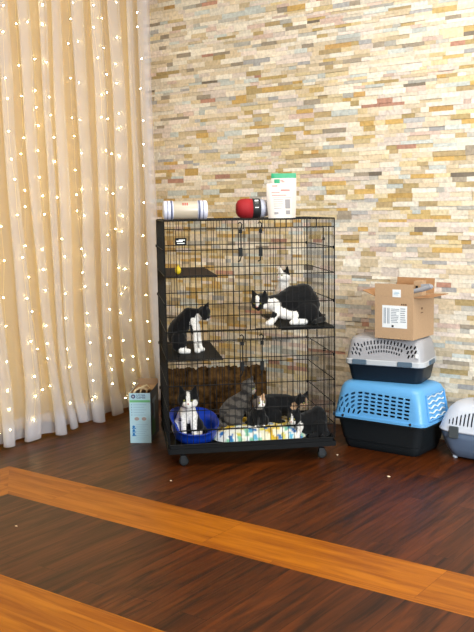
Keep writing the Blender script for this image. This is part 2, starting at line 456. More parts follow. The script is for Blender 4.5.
for lv, (za, zb) in enumerate(((.205, .67), (.736, 1.262))):
    for (a0, a1) in ((.06, .42), (.47, .84)):
        d = MB(); frame(d, 'u', -.004, a0, a1, za, zb, .0024); grid(d, 'u', -.004, a0, a1, za, zb, .0322, HZ)
        do = d.build('cage_door', M['black_wire'], cage)
        la = .395 if a0 < .2 else .50
        zc = (1.29, 1.09) if lv else (.70, .485)
        l = MB(); l.tube([(la-.012, -.012, zc[0]), (la, -.014, zc[0]+.008), (la+.010, -.012, zc[0]-.004), (la+.004, -.01, zc[0]-.03), (la+.004, -.01, zc[1]+.03), (la-.004, -.012, zc[1]+.006), (la-.014, -.014, zc[1]+.004)], .0036, 6)
        l.box((la-.008, -.014, zc[1]+.03), (la+.012, -.006, zc[1]+.075)); l.box((la-.006, -.012, zc[0]-.05), (la+.012, -.006, zc[0]-.03))
        l.build('latch', M['black_wire'], do)
        for hz_ in (za+.06, zb-.06):
            hl = MB(); ha = a0 if a0 < .2 else a1; hl.tube([(ha-.006, -.002, hz_-.004), (ha+.006, -.008, hz_-.004), (ha+.006, -.008, hz_+.004), (ha-.006, -.002, hz_+.004)], .003, 5); hl.build('hinge', M['black_wire'], do)
for nm, fx in (('side_panel', 0), ('side_panel', CW)):
    d = MB(); frame(d, 'v', fx, 0, CD, ZB, ZT); grid(d, 'v', fx, 0, CD, ZB, ZT, .0322, [1.157, 1.023, .874, .73, .583, .444, .31, .20]); d.build(nm, M['black_wire'], cage)
d = MB(); frame(d, 'u', CD, 0, CW, ZB, ZT); grid(d, 'u', CD, 0, CW, ZB, ZT, .0322, [1.157, 1.023, .874, .73, .583, .444, .31, .20]); d.build('back_panel', M['black_wire'], cage)
d = MB(); d.tube([(0, 0, ZT), (CW, 0, ZT), (CW, CD, ZT), (0, CD, ZT), (0, 0, ZT)], r3, 6)
for i in range(1, 28): d.tube([(CW*i/28, 0, ZT), (CW*i/28, CD, ZT)], r1, 5)
for j in range(1, 5): d.tube([(0, CD*j/5, ZT), (CW, CD*j/5, ZT)], r2, 5)
d.build('top_panel', M['black_wire'], cage)
# corner clips
for (u, v) in ((0, 0), (CW, 0), (CW, CD), (0, CD)):
    for z_ in (1.157, .874, .583, .31):
        d = MB(); d.tube([(u-.006, v-.006, z_-.008), (u-.006, v-.006, z_+.008)], .0042, 6); d.build('clip', M['black_wire'], cage)
# tray and base
d = MB(); d.box((.004, .004, .098), (CW-.004, CD-.004, .104))
for a, c in (((.004, .004), (CW-.004, .012)), ((.004, CD-.012), (CW-.004, CD-.004)), ((.004, .004), (.012, CD-.004)), ((CW-.012, .004), (CW-.004, CD-.004))):
    d.box((a[0], a[1], .098), (c[0], c[1], .126))
d.build('tray', M['black_plastic'], cage)
d = MB()
for a, c in (((0, -.006), (CW, .012)), ((0, CD-.012), (CW, CD+.006)), ((-.006, 0), (.012, CD)), ((CW-.012, 0), (CW+.006, CD))):
    d.box((a[0], a[1], .078), (c[0], c[1], .104))
d.build('base_frame', M['black_plastic'], cage)
for (u, v) in ((.075, .05), (CW-.065, .05), (.075, CD-.05), (CW-.065, CD-.05)):
    k = MB(); k.box((u-.02, v-.02, .072), (u+.02, v+.02, .079)); k.tube([(u, v, .05), (u, v, .074)], .008, 8)
    for s_ in (-1, 1): k.box((u-.014, v+s_*.015-.0015, .018), (u+.016, v+s_*.015+.0015, .058))
    k.box((u-.014, v-.016, .052), (u+.016, v+.016, .058))
    ko = k.build('caster', M['caster_metal'], cage)
    wm = Matrix.Translation((u+.004, v, .026)) @ Matrix.Rotation(R(90), 4, 'X')
    w = MB(); w.lathe([(.012, -.012), (.023, -.012), (.026, -.008), (.026, .008), (.023, .012), (.012, .012)], 20, wm); w.build('wheel', M['caster'], ko, smooth=False)
# name plate
d = MB(); d.box((.055, -.009, 1.185), (.115, -.004, 1.222)); pl = d.build('name_plate', M['black_plastic'], cage, bevel=.0015)
d = MB(); 
d.box((.063, -.0105, 1.203), (.095, -.009, 1.209)); d.box((.075, -.0105, 1.209), (.107, -.009, 1.214)); d.box((.066, -.0105, 1.193), (.104, -.009, 1.197))
d.build('plate_lettering', M['white'], pl)
# shelves
def shelf(z_, u0, u1, m, th=.006):
    d = MB(); d.box((u0, .006, z_-th), (u1, CD-.006, z_)); 
    so = d.build('shelf', m, cage, bevel=.002)
    e = MB(); e.tube([(u0, .004, z_-th-.003), (u1, .004, z_-th-.003), (u1, CD-.004, z_-th-.003), (u0, CD-.004, z_-th-.003), (u0, .004, z_-th-.003)], .003, 6)
    e.build('shelf_rail', M['black_wire'], so); return so
shelf(1.026, .004, .272, M['shelf_brown']); shelf(.585, .004, .295, M['shelf_black']); shelf(.733, .615, CW-.004, M['shelf_black'])
# toy on the shelf
CM = Matrix.Translation(CL) @ Matrix.Rotation(CA, 4, 'Z')
def cage_obj(o, p, rz=0):
    o.location = CM @ Vector(p); o.rotation_euler = (0, 0, CA+rz); return o
d = MB(); d.sphere((0, 0, .022), .022, 14, (.75, .75, 1)); d.tube([(0, 0, .042), (.004, 0, .052)], .004, 6)
cage_obj(tag(d.build('cat_toy', M['yellow'], smooth=True), 'small yellow egg-shaped toy on the small brown upper shelf inside the cage', 'toy'), (.076, .10, 1.0265))

# blue plastic bed
d = MB(); n = 40; rings = []
def bedring(f, zf, inset):
    out = []
    for k in range(n):
        t = 2*math.pi*k/n; cu, cv = math.cos(t), math.sin(t)
        e = .8
        x = (.128*f-inset)*math.copysign(abs(cu)**e, cu); y_ = (.17*f-inset)*math.copysign(abs(cv)**e, cv)
        back = .5+.5*cv
        rim = .060 + .075*back**.8 + (.03*max(0, -cu) if cv > -.6 else 0)
        out.append(Vector((x, y_, .004 + rim*zf)))
    return out
secs = [bedring(.70, 0, 0), bedring(.86, .12, 0), bedring(.95, .5, 0), bedring(1, 1, 0), bedring(1.03, 1.0, 0), bedring(1.03, .97, -.004), bedring(1, 1.03, .006), bedring(.94, .5, .006), bedring(.85, .18, .006), bedring(.65, .06, .006)]
vs = [v for g in secs for v in g]; fs = []
for i in range(len(secs)-1):
    for k in range(n): a = i*n+k; b2 = i*n+(k+1) % n; fs.append((a, b2, b2+n, a+n))
fs.append(tuple(range(n))[::-1]); fs.append(tuple(range((len(secs)-1)*n, len(secs)*n)))
d.add(vs, fs)
cage_obj(tag(d.build('pet_bed', M['blue_bed'], smooth=True), 'blue plastic pet bed with a low front on the cage floor', 'pet bed'), (.152, .195, .105))

# printed blanket
d = MB(); nu, nv = 60, 40
def bl(i, j, top):
    u = i/nu; v = j/nv; x = (u-.5)*.56; y_ = (v-.5)*.46
    edge = min(u, 1-u)*5; ev = min(v, 1-v)*5
    e = min(1, edge)*min(1, ev)
    hgt = .004 + (.062*e**.5 + .009*noise.noise(Vector((x*14, y_*14, 1)))*e + .004*noise.noise(Vector((x*40, y_*40, 4)))) * (1 if top else 0)
    rx = 1-.22*(abs(v-.5)*2)**3; ry = 1-.25*(abs(u-.5)*2)**3
    return (x*rx, y_*ry, max(hgt, .001))
for top in (1, 0):
    o0 = len(d.v)
    for j in range(nv+1):
        for i in range(nu+1): d.v.append(bl(i, j, top))
    for j in range(nv):
        for i in range(nu):
            a = o0+j*(nu+1)+i; q = [a, a+1, a+nu+2, a+nu+1]
            d.f.append(q if top else q[::-1]); d.mi.append(0)
bo = d.build('blanket', M['mat_print'], smooth=True)
ca = bo.data.color_attributes.new('print', 'FLOAT_COLOR', 'POINT')
rp = random.Random(3); cellc = {}
for i, v in enumerate(bo.data.vertices):
    key = (round(v.co.x/.022), round(v.co.y/.026+(round(v.co.x/.022) % 2)*.5))
    if key not in cellc:
        yel = noise.noise(Vector((v.co.x*7+2, v.co.y*7, 5))) + (.25 if v.co.y > -.12 and v.co.x > -.1 else -.2)
        if yel > .12: cellc[key] = rp.choice([(206, 168, 40), (196, 160, 60), (222, 196, 96), (232, 226, 200)])
        else: cellc[key] = rp.choice([(228, 228, 222)]*6 + [(222, 220, 200)]*2 + [(96, 168, 200), (130, 190, 160), (50, 110, 175), (200, 190, 90)])
    ca.data[i].color = S(*cellc[key])
cage_obj(tag(bo, 'white blanket printed in yellow, blue and green on the cage floor', 'blanket'), (.515, .25, .105))

# brown throw hung against the back of the cage
d = MB(); nx, nz = 90, 24
for side in (0, 1):
    o0 = len(d.v)
    for j in range(nz+1):
        t = j/nz
        for i in range(nx+1):
            u = i/nx; x = u*.64
            zt = .285 + .018*noise.noise(Vector((x*22, 0, 3))) + .014*noise.noise(Vector((x*70, 2, 3))) - .035*(u > .97)
            y_ = .006*math.sin(x*38+3*noise.noise(Vector((x*6, t, 1)))) + .006*noise.noise(Vector((x*40, t*5, 1))) + side*.006
            d.v.append((x, y_, t*zt))
    for j in range(nz):
        for i in range(nx):
            a = o0+j*(nx+1)+i; q = [a, a+1, a+nx+2, a+nx+1]; d.f.append(q if not side else q[::-1]); d.mi.append(0)
tw = d.build('throw_blanket', M['throw'], smooth=True)
cage_obj(tag(tw, 'mottled brown throw with ragged top hung across the back of the cage', 'blanket'), (.01, CD+.030, .13))

# ------------------------------------------------------------------ cats
BLK = (9, 9, 12); WHT = (238, 232, 226); GRY = (86, 80, 74); TAN = (176, 140, 108); DGR = (54, 52, 52)
def make_cat(name, label, prims, base, rz, patches=(), stripes=None, eyes=(), nose=None, voxel=.0045, k=1):
    """prims: ('c', p0, r0, p1, r1, colour) tapered limb or ('e', centre, (rx,ry,rz), colour) ellipsoid, or ('k', base, r, tip, colour) ear. One remeshed skin."""
    mb = MB()
    for p in prims:
        if p[0] == 'c':
            p0, p1 = Vector(p[1]), Vector(p[3]); n_ = 7
            for i in range(n_):
                t = i/(n_-1); mb.sphere(p0.lerp(p1, t), p[2]+(p[4]-p[2])*t, 12)
        elif p[0] == 'e': mb.sphere(p[1], 1, 16, p[2])
        else:
            p0, p1 = Vector(p[1]), Vector(p[3])
            mb.tube([p0, p0.lerp(p1, .5), p1], 0, 8, rr=[p[2], p[2]*.62, p[2]*.18])
    o = mb.build(name, M['fur'], smooth=True)
    m = o.modifiers.new('r', 'REMESH'); m.mode = 'VOXEL'; m.voxel_size = voxel; m.use_smooth_shade = True
    m = o.modifiers.new('s', 'SMOOTH'); m.iterations = 3; m.factor = .5
    evaluated(o, name)
    o.data.materials.clear(); o.data.materials.append(M['fur'])
    ca = o.data.color_attributes.new('coat', 'FLOAT_COLOR', 'POINT')
    def dist(v, p):
        if p[0] == 'c':
            a, c = Vector(p[1]), Vector(p[3]); ab = c-a; t = max(0, min(1, (v-a).dot(ab)/max(ab.length_squared, 1e-9)))
            return (v-(a+ab*t)).length-(p[2]+(p[4]-p[2])*t)
        if p[0] == 'e':
            q = v-Vector(p[1]); k = Vector((q.x/p[2][0], q.y/p[2][1], q.z/p[2][2])).length; return (k-1)*min(p[2])
        a, c = Vector(p[1]), Vector(p[3]); ab = c-a; t = max(0, min(1, (v-a).dot(ab)/ab.length_squared)); return (v-(a+ab*t)).length-p[2]*(1-.8*t)
    cols = []
    for v in o.data.vertices:
        co = v.co
        c = min(((dist(co, p), p[-1]) for p in prims), key=lambda q: q[0])[1]
        if stripes and c == stripes[0]:
            s_ = math.sin((co.x*stripes[2] + co.z*stripes[3]) + 2*noise.noise(co*30)); c = stripes[1] if s_ > .35 else c
        for pc, pr, col in patches:
            q = co-Vector(pc)
            pr_ = pr if isinstance(pr, tuple) else (pr, pr, pr)
            if Vector((q.x/pr_[0], q.y/pr_[1], q.z/pr_[2])).length + .12*noise.noise(co*90) < 1: c = col
        cols += list(S(*c))
    ca.data.foreach_set('color', cols)
    tag(o, label, 'cat')
    cage_obj(o, base, rz); o.scale = k if isinstance(k, tuple) else (k, k, k)
    for e, dr in eyes:
        m1 = MB(); m1.sphere(e, .0052, 10); eo = m1.build('eye', M['eye'], o, smooth=True)
        m1 = MB(); m1.sphere(Vector(e)+Vector(dr).normalized()*.0028, .0030, 8, (.8, .8, 1.2)); m1.build('pupil', M['pupil'], eo, smooth=True)
    if nose:
        m1 = MB(); m1.sphere(nose, .0038, 8, (1.2, .8, .8)); m1.build('nose', M['nose'], o, smooth=True)
    return o

def head(c, yaw, pitch, r=.037, col=BLK, muz=WHT, ear=None, roll=0):
    """head facing -y turned by yaw (about z), returns prims, eyes, nose and the transform"""
    m = Matrix.Translation(c) @ Matrix.Rotation(yaw, 4, 'Z') @ Matrix.Rotation(pitch, 4, 'X') @ Matrix.Rotation(roll, 4, 'Y')
    k = r/.037; T = lambda x, y_, z_: tuple(m @ Vector((x*k, y_*k, z_*k)))
    ear = ear or col
    P = [('c', T(-.010, 0, 0), .034*k, T(.010, 0, 0), .034*k, col),
         ('c', T(0, -.012, .012), .024*k, T(0, .012, .006), .028*k, col),
         ('c', T(-.009, -.030, -.012), .0125*k, T(.009, -.030, -.012), .0125*k, muz),
         ('c', T(0, -.022, -.010), .018*k, T(0, -.032, -.022), .009*k, muz),
         ('c', T(-.022, -.012, -.014), .016*k, T(.022, -.012, -.014), .016*k, col),
         ('k', T(-.022, .002, .020), .017*k, T(-.031, -.002, .058), ear), ('k', T(.022, .002, .020), .017*k, T(.031, -.002, .058), ear)]
    dr = m.to_3x3() @ Vector((0, -1, 0))
    E_ = [(T(-.015, -.0295, .004), dr), (T(.015, -.0295, .004), dr)]
    return P, E_, T(0, -.0435, -.006), T

# A: white-fronted kitten sitting in the blue bed, facing out
hp, ey, no, T = head((.0, -.045, .172), R(-6), R(6), .040, BLK, WHT)
P = [('e', (.004, .045, .055), (.056, .068, .055), BLK), ('c', (0, .03, .07), .050, (0, -.018, .115), .036, WHT), ('c', (0, -.016, .12), .032, (0, -.03, .15), .028, WHT),
     ('c', (-.021, -.03, .10), .019, (-.023, -.05, .014), .0125, WHT), ('c', (.021, -.03, .10), .019, (.023, -.05, .014), .0125, WHT),
     ('c', (-.023, -.05, .012), .013, (-.023, -.066, .010), .011, WHT), ('c', (.023, -.05, .012), .013, (.023, -.066, .010), .011, WHT),
     ('e', (-.045, .02, .035), (.026, .045, .036), WHT), ('e', (.047, .02, .035), (.026, .045, .036), BLK),
     ('c', (-.05, -.015, .012), .013, (-.048, -.045, .010), .011, WHT), ('c', (.05, -.015, .012), .013, (.048, -.045, .010), .011, WHT),
     ('c', (.03, .09, .02), .015, (.075, .05, .016), .012, BLK), ('c', (.075, .05, .016), .012, (.08, -.0, .014), .009, BLK)] + hp
make_cat('kitten', 'white-chested kitten with black head patches sitting in the blue pet bed', P, (.120, .225, .118), R(0), k=1.27,
         patches=[(T(0, -.03, .02), (.008, .03, .036), WHT), (T(0, -.03, -.014), (.024, .022, .016), WHT), (T(.024, -.02, -.012), (.016, .03, .018), WHT), ((-.055, 0, .075), (.04, .05, .05), WHT)], eyes=ey, nose=no)

# B: grey tabby sitting turned to the right
hp, ey, no, T = head((.062, -.012, .192), R(62), R(14), .036, GRY, (150, 140, 128))
P = [('e', (-.02, .02, .058), (.066, .058, .060), GRY), ('c', (-.012, .02, .08), .056, (.035, .0, .13), .040, GRY), ('c', (.035, 0, .13), .036, (.055, -.006, .165), .028, GRY),
     ('c', (.055, -.022, .11), .019, (.066, -.026, .014), .012, GRY), ('c', (.055, .02, .11), .019, (.072, .018, .014), .012, GRY), ('c', (.066, -.026, .012), .012, (.082, -.03, .010), .011, GRY),
     ('c', (.072, .018, .012), .012, (.088, .016, .010), .011, GRY), ('e', (-.02, -.035, .04), (.048, .024, .042), GRY), ('c', (.0, -.045, .012), .014, (.035, -.048, .010), .011, GRY),
     ('c', (-.075, .03, .02), .015, (-.095, -.02, .015), .012, GRY), ('c', (-.095, -.02, .015), .012, (-.06, -.065, .013), .009, GRY)] + hp
make_cat('kitten', 'grey tabby kitten sitting upright beside the blue pet bed', P, (.395, .255, .158), 0, k=1.12, stripes=(GRY, (52, 48, 46), 40, 150), eyes=ey, nose=no)

# I: small dark kitten with a pale face
hp, ey, no, T = head((.0, -.03, .130), R(20), R(4), .030, (96, 84, 76), WHT, BLK)
P = [('e', (0, .03, .045), (.042, .055, .044), DGR), ('c', (0, .02, .055), .038, (0, -.012, .09), .028, BLK), ('c', (0, -.012, .09), .026, (0, -.022, .11), .022, (150, 140, 132)),
     ('c', (-.017, -.02, .075), .015, (-.019, -.035, .012), .010, BLK), ('c', (.017, -.02, .075), .015, (.019, -.035, .012), .010, BLK),
     ('c', (-.019, -.035, .010), .010, (-.019, -.047, .009), .009, WHT), ('c', (.019, -.035, .010), .010, (.019, -.047, .009), .009, WHT),
     ('e', (-.034, .015, .028), (.02, .034, .028), BLK), ('e', (.034, .015, .028), (.02, .034, .028), BLK),
     ('c', (-.03, .075, .015), .012, (-.06, .03, .012), .009, BLK)] + hp
make_cat('kitten', 'small dark kitten with pale face sitting between the grey tabby and the black kitten', P, (.508, .17, .160), 0, k=1.15,
         patches=[(T(0, -.03, .012), (.009, .03, .03), WHT), (T(.016, -.01, .03), (.015, .03, .02), TAN)], eyes=ey, nose=no)

# C: black kitten crouching, tan-white face turned right
hp, ey, no, T = head((.115, -.040, .118), R(38), R(18), .037, BLK, TAN)
P = [('c', (-.055, .02, .085), .070, (.03, .01, .088), .064, BLK), ('c', (.03, .01, .09), .056, (.095, -.018, .108), .036, BLK), ('e', (-.055, .0, .075), (.070, .068, .074), BLK),
     ('c', (.06, -.035, .07), .024, (.078, -.080, .012), .013, TAN), ('c', (.085, .0, .07), .022, (.115, -.03, .012), .013, BLK), ('c', (.078, -.080, .012), .013, (.092, -.092, .010), .012, WHT),
     ('e', (-.05, -.055, .045), (.050, .026, .044), BLK), ('c', (-.03, -.068, .012), .014, (.005, -.075, .010), .012, BLK), ('c', (-.11, .03, .03), .016, (-.125, -.03, .014), .011, BLK), ('c', (-.125, -.03, .014), .010, (-.10, -.075, .012), .009, BLK)] + hp
make_cat('kitten', 'black kitten crouching on the blanket with a tan and white face', P, (.652, .28, .163), 0,
         patches=[(T(0, -.035, .01), (.007, .02, .03), TAN), (T(-.02, -.02, -.014), (.014, .026, .014), TAN), ((.075, -.045, .085), (.020, .03, .03), TAN)], eyes=ey, nose=no)

# E: black kitten low in the right corner facing left
hp, ey, no, T = head((-.085, -.03, .092), R(-40), R(14), .033, BLK, WHT)
P = [('c', (-.02, .01, .055), .048, (.06, .02, .062), .058, BLK), ('e', (.062, .02, .066), (.056, .058, .060), BLK), ('c', (-.03, 0, .06), .042, (-.072, -.018, .08), .028, BLK),
     ('c', (-.05, -.03, .055), .018, (-.068, -.05, .012), .012, WHT), ('c', (-.04, .03, .05), .018, (-.06, .02, .012), .012, BLK), ('c', (-.068, -.05, .011), .012, (-.08, -.062, .010), .010, WHT),
     ('e', (.06, -.035, .04), (.044, .024, .038), BLK), ('c', (.04, -.045, .012), .014, (.0, -.055, .010), .011, BLK), ('c', (.10, .05, .03), .015, (.11, -.04, .016), .011, BLK), ('c', (.11, -.04, .016), .011, (.06, -.075, .013), .008, BLK)] + hp
make_cat('kitten', 'black kitten with white muzzle and foreleg hunched low in the front corner by the carriers', P, (.778, .125, .105), 0, k=(.98, 1.1, 1.3),
         patches=[(T(0, -.034, .0), (.006, .018, .026), WHT), ((-.062, -.035, .06), (.016, .02, .028), WHT)], eyes=ey, nose=no)

# F: black and white cat bending on the left shelf, looking right
hp, ey, no, T = head((.105, -.035, .185), R(72), R(20), .035, BLK, (40, 38, 42))
P = [('e', (-.045, .02, .085), (.055, .05, .068), BLK), ('c', (-.04, .02, .11), .050, (.02, .0, .165), .044, BLK), ('c', (.02, 0, .17), .042, (.065, -.015, .175), .032, BLK), ('c', (.06, -.015, .178), .030, (.09, -.025, .182), .026, BLK),
     ('c', (.045, -.02, .15), .030, (.055, -.02, .09), .024, WHT), ('c', (.05, -.035, .11), .018, (.055, -.04, .014), .0125, WHT), ('c', (.07, .01, .12), .018, (.085, .008, .014), .0125, WHT), ('c', (.055, -.04, .012), .013, (.07, -.047, .010), .011, WHT), ('c', (.085, .008, .012), .013, (.10, .004, .010), .011, WHT),
     ('e', (-.04, -.03, .055), (.045, .026, .050), BLK), ('c', (-.03, -.04, .014), .016, (.015, -.05, .011), .012, WHT), ('c', (-.05, .05, .03), .02, (.0, .055, .012), .012, WHT),
     ('c', (-.07, .06, .05), .018, (-.075, .10, .06), .013, BLK), ('c', (-.075, .10, .06), .013, (-.03, .14, .08), .010, BLK)] + hp
make_cat('cat', 'black and white cat arching over on the left shelf, head bent to the right', P, (.118, .24, .586), 0, k=(.98, 1.1, 1.17),
         patches=[((.072, -.04, .165), (.020, .03, .022), WHT), (T(0, -.03, -.02), (.02, .02, .010), WHT), ((.02, -.045, .10), (.02, .02, .04), BLK)], eyes=ey, nose=no)

# G: black cat with white chest on the right shelf, head turned left
hp, ey, no, T = head((-.170, -.045, .110), R(-32), R(18), .038, BLK, BLK)
P = [('e', (.050, .02, .082), (.070, .062, .080), BLK), ('c', (.04, .02, .125), .058, (-.04, .0, .105), .052, BLK), ('e', (-.0, .01, .11), (.07, .05, .066), BLK), ('c', (-.05, 0, .10), .046, (-.110, -.018, .10), .036, BLK), ('c', (-.10, -.018, .102), .034, (-.155, -.035, .106), .028, BLK),
     ('c', (-.085, -.03, .075), .022, (-.120, -.05, .016), .014, WHT), ('c', (-.06, .02, .075), .022, (-.100, .02, .016), .014, WHT), ('c', (-.120, -.05, .014), .014, (-.140, -.058, .012), .012, WHT), ('c', (-.100, .02, .014), .014, (-.120, .012, .012), .012, WHT),
     ('c', (-.06, -.03, .05), .026, (.0, -.03, .045), .028, WHT), ('e', (.045, -.04, .05), (.058, .026, .050), BLK), ('c', (.03, -.05, .014), .016, (-.03, -.06, .012), .012, WHT),
     ('c', (.10, .04, .05), .018, (.125, -.02, .018), .014, BLK), ('c', (.125, -.02, .018), .014, (.07, -.085, .014), .011, BLK)] + hp
make_cat('cat', 'black cat with white chest and blaze crouching on the right shelf, looking left', P, (.722, .17, .734), 0, k=1.2,
         patches=[(T(.0, -.03, .018), (.008, .03, .03), WHT), (T(.024, -.012, -.012), (.014, .02, .016), WHT), ((-.110, -.050, .080), (.035, .035, .045), WHT), ((-.135, -.05, .095), (.02, .04, .03), WHT), ((-.115, -.05, .05), (.020, .02, .016), BLK), ((-.02, -.04, .10), (.04, .03, .04), BLK)], eyes=ey, nose=no)

# H: white cat with a black cap behind G
hp, ey, no, T = head((0, -.02, .232), R(-50), R(-4), .036, WHT, WHT, WHT)
P = [('e', (.01, .04, .062), (.055, .06, .060), BLK), ('c', (.008, .03, .08), .050, (0, 0, .15), .042, WHT), ('c', (0, 0, .15), .040, (0, -.012, .205), .030, WHT),
     ('c', (-.02, -.02, .12), .017, (-.024, -.035, .014), .012, WHT), ('c', (.02, -.02, .12), .017, (.02, -.035, .014), .012, WHT), ('c', (-.024, -.035, .012), .012, (-.028, -.05, .010), .011, WHT), ('c', (.02, -.035, .012), .012, (.016, -.05, .010), .011, WHT),
     ('e', (.045, .02, .04), (.024, .042, .038), BLK), ('e', (-.035, .02, .04), (.024, .042, .038), WHT), ('c', (.04, .09, .02), .014, (.09, .05, .014), .010, BLK)] + hp
make_cat('cat', 'white cat with a black cap sitting behind the black cat on the right shelf', P, (.705, .44, .734), 0, k=1.05,
         patches=[(T(.018, .006, .028), (.026, .03, .034), BLK), ((.02, .04, .16), (.026, .03, .05), BLK)], eyes=ey, nose=no)

# ------------------------------------------------------------------ things on top of the cage
ZC = ZT+.0045
def on_cage(e, p, rz=0): e.location = CM @ Vector(p); e.rotation_euler = (0, 0, CA+rz); return e
# rolled/clear canister lying
HX = Matrix.Rotation(R(90), 4, 'Y')
e = empty('storage_canister', 'milky clear canister with blue-banded pale ends lying on top of the cage', 'canister'); on_cage(e, (.122, .12, ZC))
rr_ = .050
def cyl(x0, x1, r, prof=None):
    m = Matrix.Translation((x0, 0, rr_)) @ HX
    return m
d = MB(); d.lathe([(.030, 0), (.046, .002), (.047, .008), (.047, .142), (.046, .148), (.030, .15)], 28, Matrix.Translation((-.068, 0, rr_)) @ HX); d.build('jar_body', M['jar'], e, smooth=True)
for x0, s_ in ((-.118, 1), (.118, -1)):
    m = Matrix.Translation((x0, 0, rr_)) @ Matrix.Rotation(R(90)*s_, 4, 'Y')
    d = MB(); d.lathe([(.02, .0), (.043, .001), (.049, .006), (.050, .012), (.050, .052), (.047, .055), (.03, .055)], 28, m); c_ = d.build('end_cap', M['cap_pale'], e, smooth=True)
    d = MB(); d.lathe([(.0503, .040), (.0503, .050)], 28, m); d.lathe([(.0503, .022), (.0503, .026)], 28, m); d.build('band', M['band_blue'], c_, smooth=True)
d = MB()
for k in range(3): d.box((-.016+.011*k, -.040, .066), (-.010+.011*k, -.034, .088))
d.box((-.03, -.046, .048), (.03, -.0475+.003, .055)); jl = d.build('jar_print', M['band_red'], e)
# red / black / pale rounded thing
e = empty('treat_tub', 'rounded red tub with black and white band lying on the cage top', 'tub'); on_cage(e, (.478, .125, ZC))
m = Matrix.Translation((-.085, 0, .053)) @ HX
d = MB(); d.lathe([(.005, 0), (.026, .003), (.042, .012), (.050, .028), (.053, .05), (.052, .088)], 28, m); d.build('red_cover', M['red'], e, smooth=True)
d = MB(); d.lathe([(.051, .086), (.0525, .088), (.0525, .128), (.050, .130)], 28, m); bo = d.build('black_band', M['ink'], e, smooth=True)
d = MB()
for k, (z0, z1) in enumerate(((.088, .098), (.070, .082), (.052, .060), (.030, .044))): d.box((.012, -.0535+abs((z0+z1)/2-.053)*.42, z0), (.032, -.0515+abs((z0+z1)/2-.053)*.42, z1))
d.build('band_lettering', M['white'], bo)
d = MB(); d.lathe([(.050, .128), (.049, .14), (.044, .165), (.036, .180), (.02, .184)], 24, m); d.build('pale_end', M['silver'], e, smooth=True)

def pouch(name, label, p, rz, w, h, th, prints, top_mat=None, group=None, lean=0):
    e = empty(name, label, 'pouch', group=group); on_cage(e, p, rz)
    d = MB(); nx, nz = 16, 18
    for side in (-1, 1):
        o0 = len(d.v)
        for j in range(nz+1):
            t = j/nz
            for i in range(nx+1):
                s_ = i/nx*2-1; wid = w*(1+.10*math.sin(t*2.4))*.5
                bul = th*.5*(1-t)**.6*(1-s_*s_)**.5 + .0008
                bul += .0015*noise.noise(Vector((s_*3, t*6, side)))*(1-s_*s_)
                d.v.append((s_*wid, side*bul + lean*t, t*h))
        for j in range(nz):
            for i in range(nx):
                a = o0+j*(nx+1)+i; q = [a, a+1, a+nx+2, a+nx+1]
                d.f.append(q if side < 0 else q[::-1]); d.mi.append(1 if (top_mat and j >= nz-2) else 0)
    mats = [M['pouch']] + ([top_mat] if top_mat else [])
    bd = d.build('bag', mats, e, smooth=True, merge=True)
    for pm, rects, nm in prints:
        d = MB()
        for (x0, z0, x1, z1) in rects:
            def yf(x, zq):
                t = zq/h; wid = w*(1+.10*math.sin(t*2.4))*.5; s_ = max(-1, min(1, x/wid)); return -(th*.5*(1-t)**.6*(1-s_*s_)**.5+.0022)+lean*t
            n_ = 4
            o0 = len(d.v)
            for j in range(n_+1):
                for i in range(n_+1):
                    x = x0+(x1-x0)*i/n_; zq = z0+(z1-z0)*j/n_; d.v.append((x, yf(x, zq), zq))
            for j in range(n_):
                for i in range(n_): a = o0+j*(n_+1)+i; d.f.append([a, a+1, a+n_+2, a+n_+1]); d.mi.append(0)
        d.build(nm, pm, bd)
    return e
pouch('treat_pouch', 'tall white pouch with a green top strip standing on the cage top', (.660, .15, ZC), R(-4), .125, .238, .05,
      [(M['pouch_green'], [(-.052, .180, -.022, .206)], 'green_badge'), (M['pouch_pink'], [(-.012, .190, .004, .194), (.0, .160, .045, .168), (-.02, .196, -.002, .200)], 'pink_print')], M['pouch_green'], 'pouches on the cage top')
pouch('treat_pouch', 'shorter white pouch with pink lettering in front of the green-topped one', (.624, .055, ZC), R(3), .135, .182, .055,
      [(M['pouch_pink'], [(-.050, .132, -.006, .136), (.0, .142, .05, .150), (-.048, .118, .03, .122), (-.045, .166, -.015, .172)], 'pink_print'),
       (M['pouch_grey'], [(-.045, .106, .054, .108), (-.042, .095, .012, .098), (-.042, .084, .008, .087), (-.042, .073, .010, .076), (-.04, .062, .004, .065), (.020, .050, .048, .098), (-.04, .050, .0, .053), (-.04, .020, -.018, .032), (.022, .020, .046, .040)], 'grey_print')], None, 'pouches on the cage top', lean=.012)

# ------------------------------------------------------------------ litter-pail carton left of the cage
BA = math.atan2(.067, .105)
bx = empty('product_carton', 'pale blue and dark teal product carton standing on the floor by the curtain', 'box', (-3.594, 3.808, 0), BA)
BWd, BD, BH = .125, .305, .30
d = MB(); d.cur = 0
def face(p, m): d.cur = m; d.add(p, [(0, 1, 2, 3)])
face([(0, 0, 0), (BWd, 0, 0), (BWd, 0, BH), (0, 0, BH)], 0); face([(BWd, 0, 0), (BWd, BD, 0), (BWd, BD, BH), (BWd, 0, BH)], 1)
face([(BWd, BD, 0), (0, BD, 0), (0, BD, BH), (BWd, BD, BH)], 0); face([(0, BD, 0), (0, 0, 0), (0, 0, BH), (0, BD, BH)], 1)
face([(0, BD, 0), (BWd, BD, 0), (BWd, 0, 0), (0, 0, 0)], 0)
face([(.003, .003, BH-.045), (BWd-.003, .003, BH-.045), (BWd-.003, BD-.003, BH-.045), (.003, BD-.003, BH-.045)], 2)
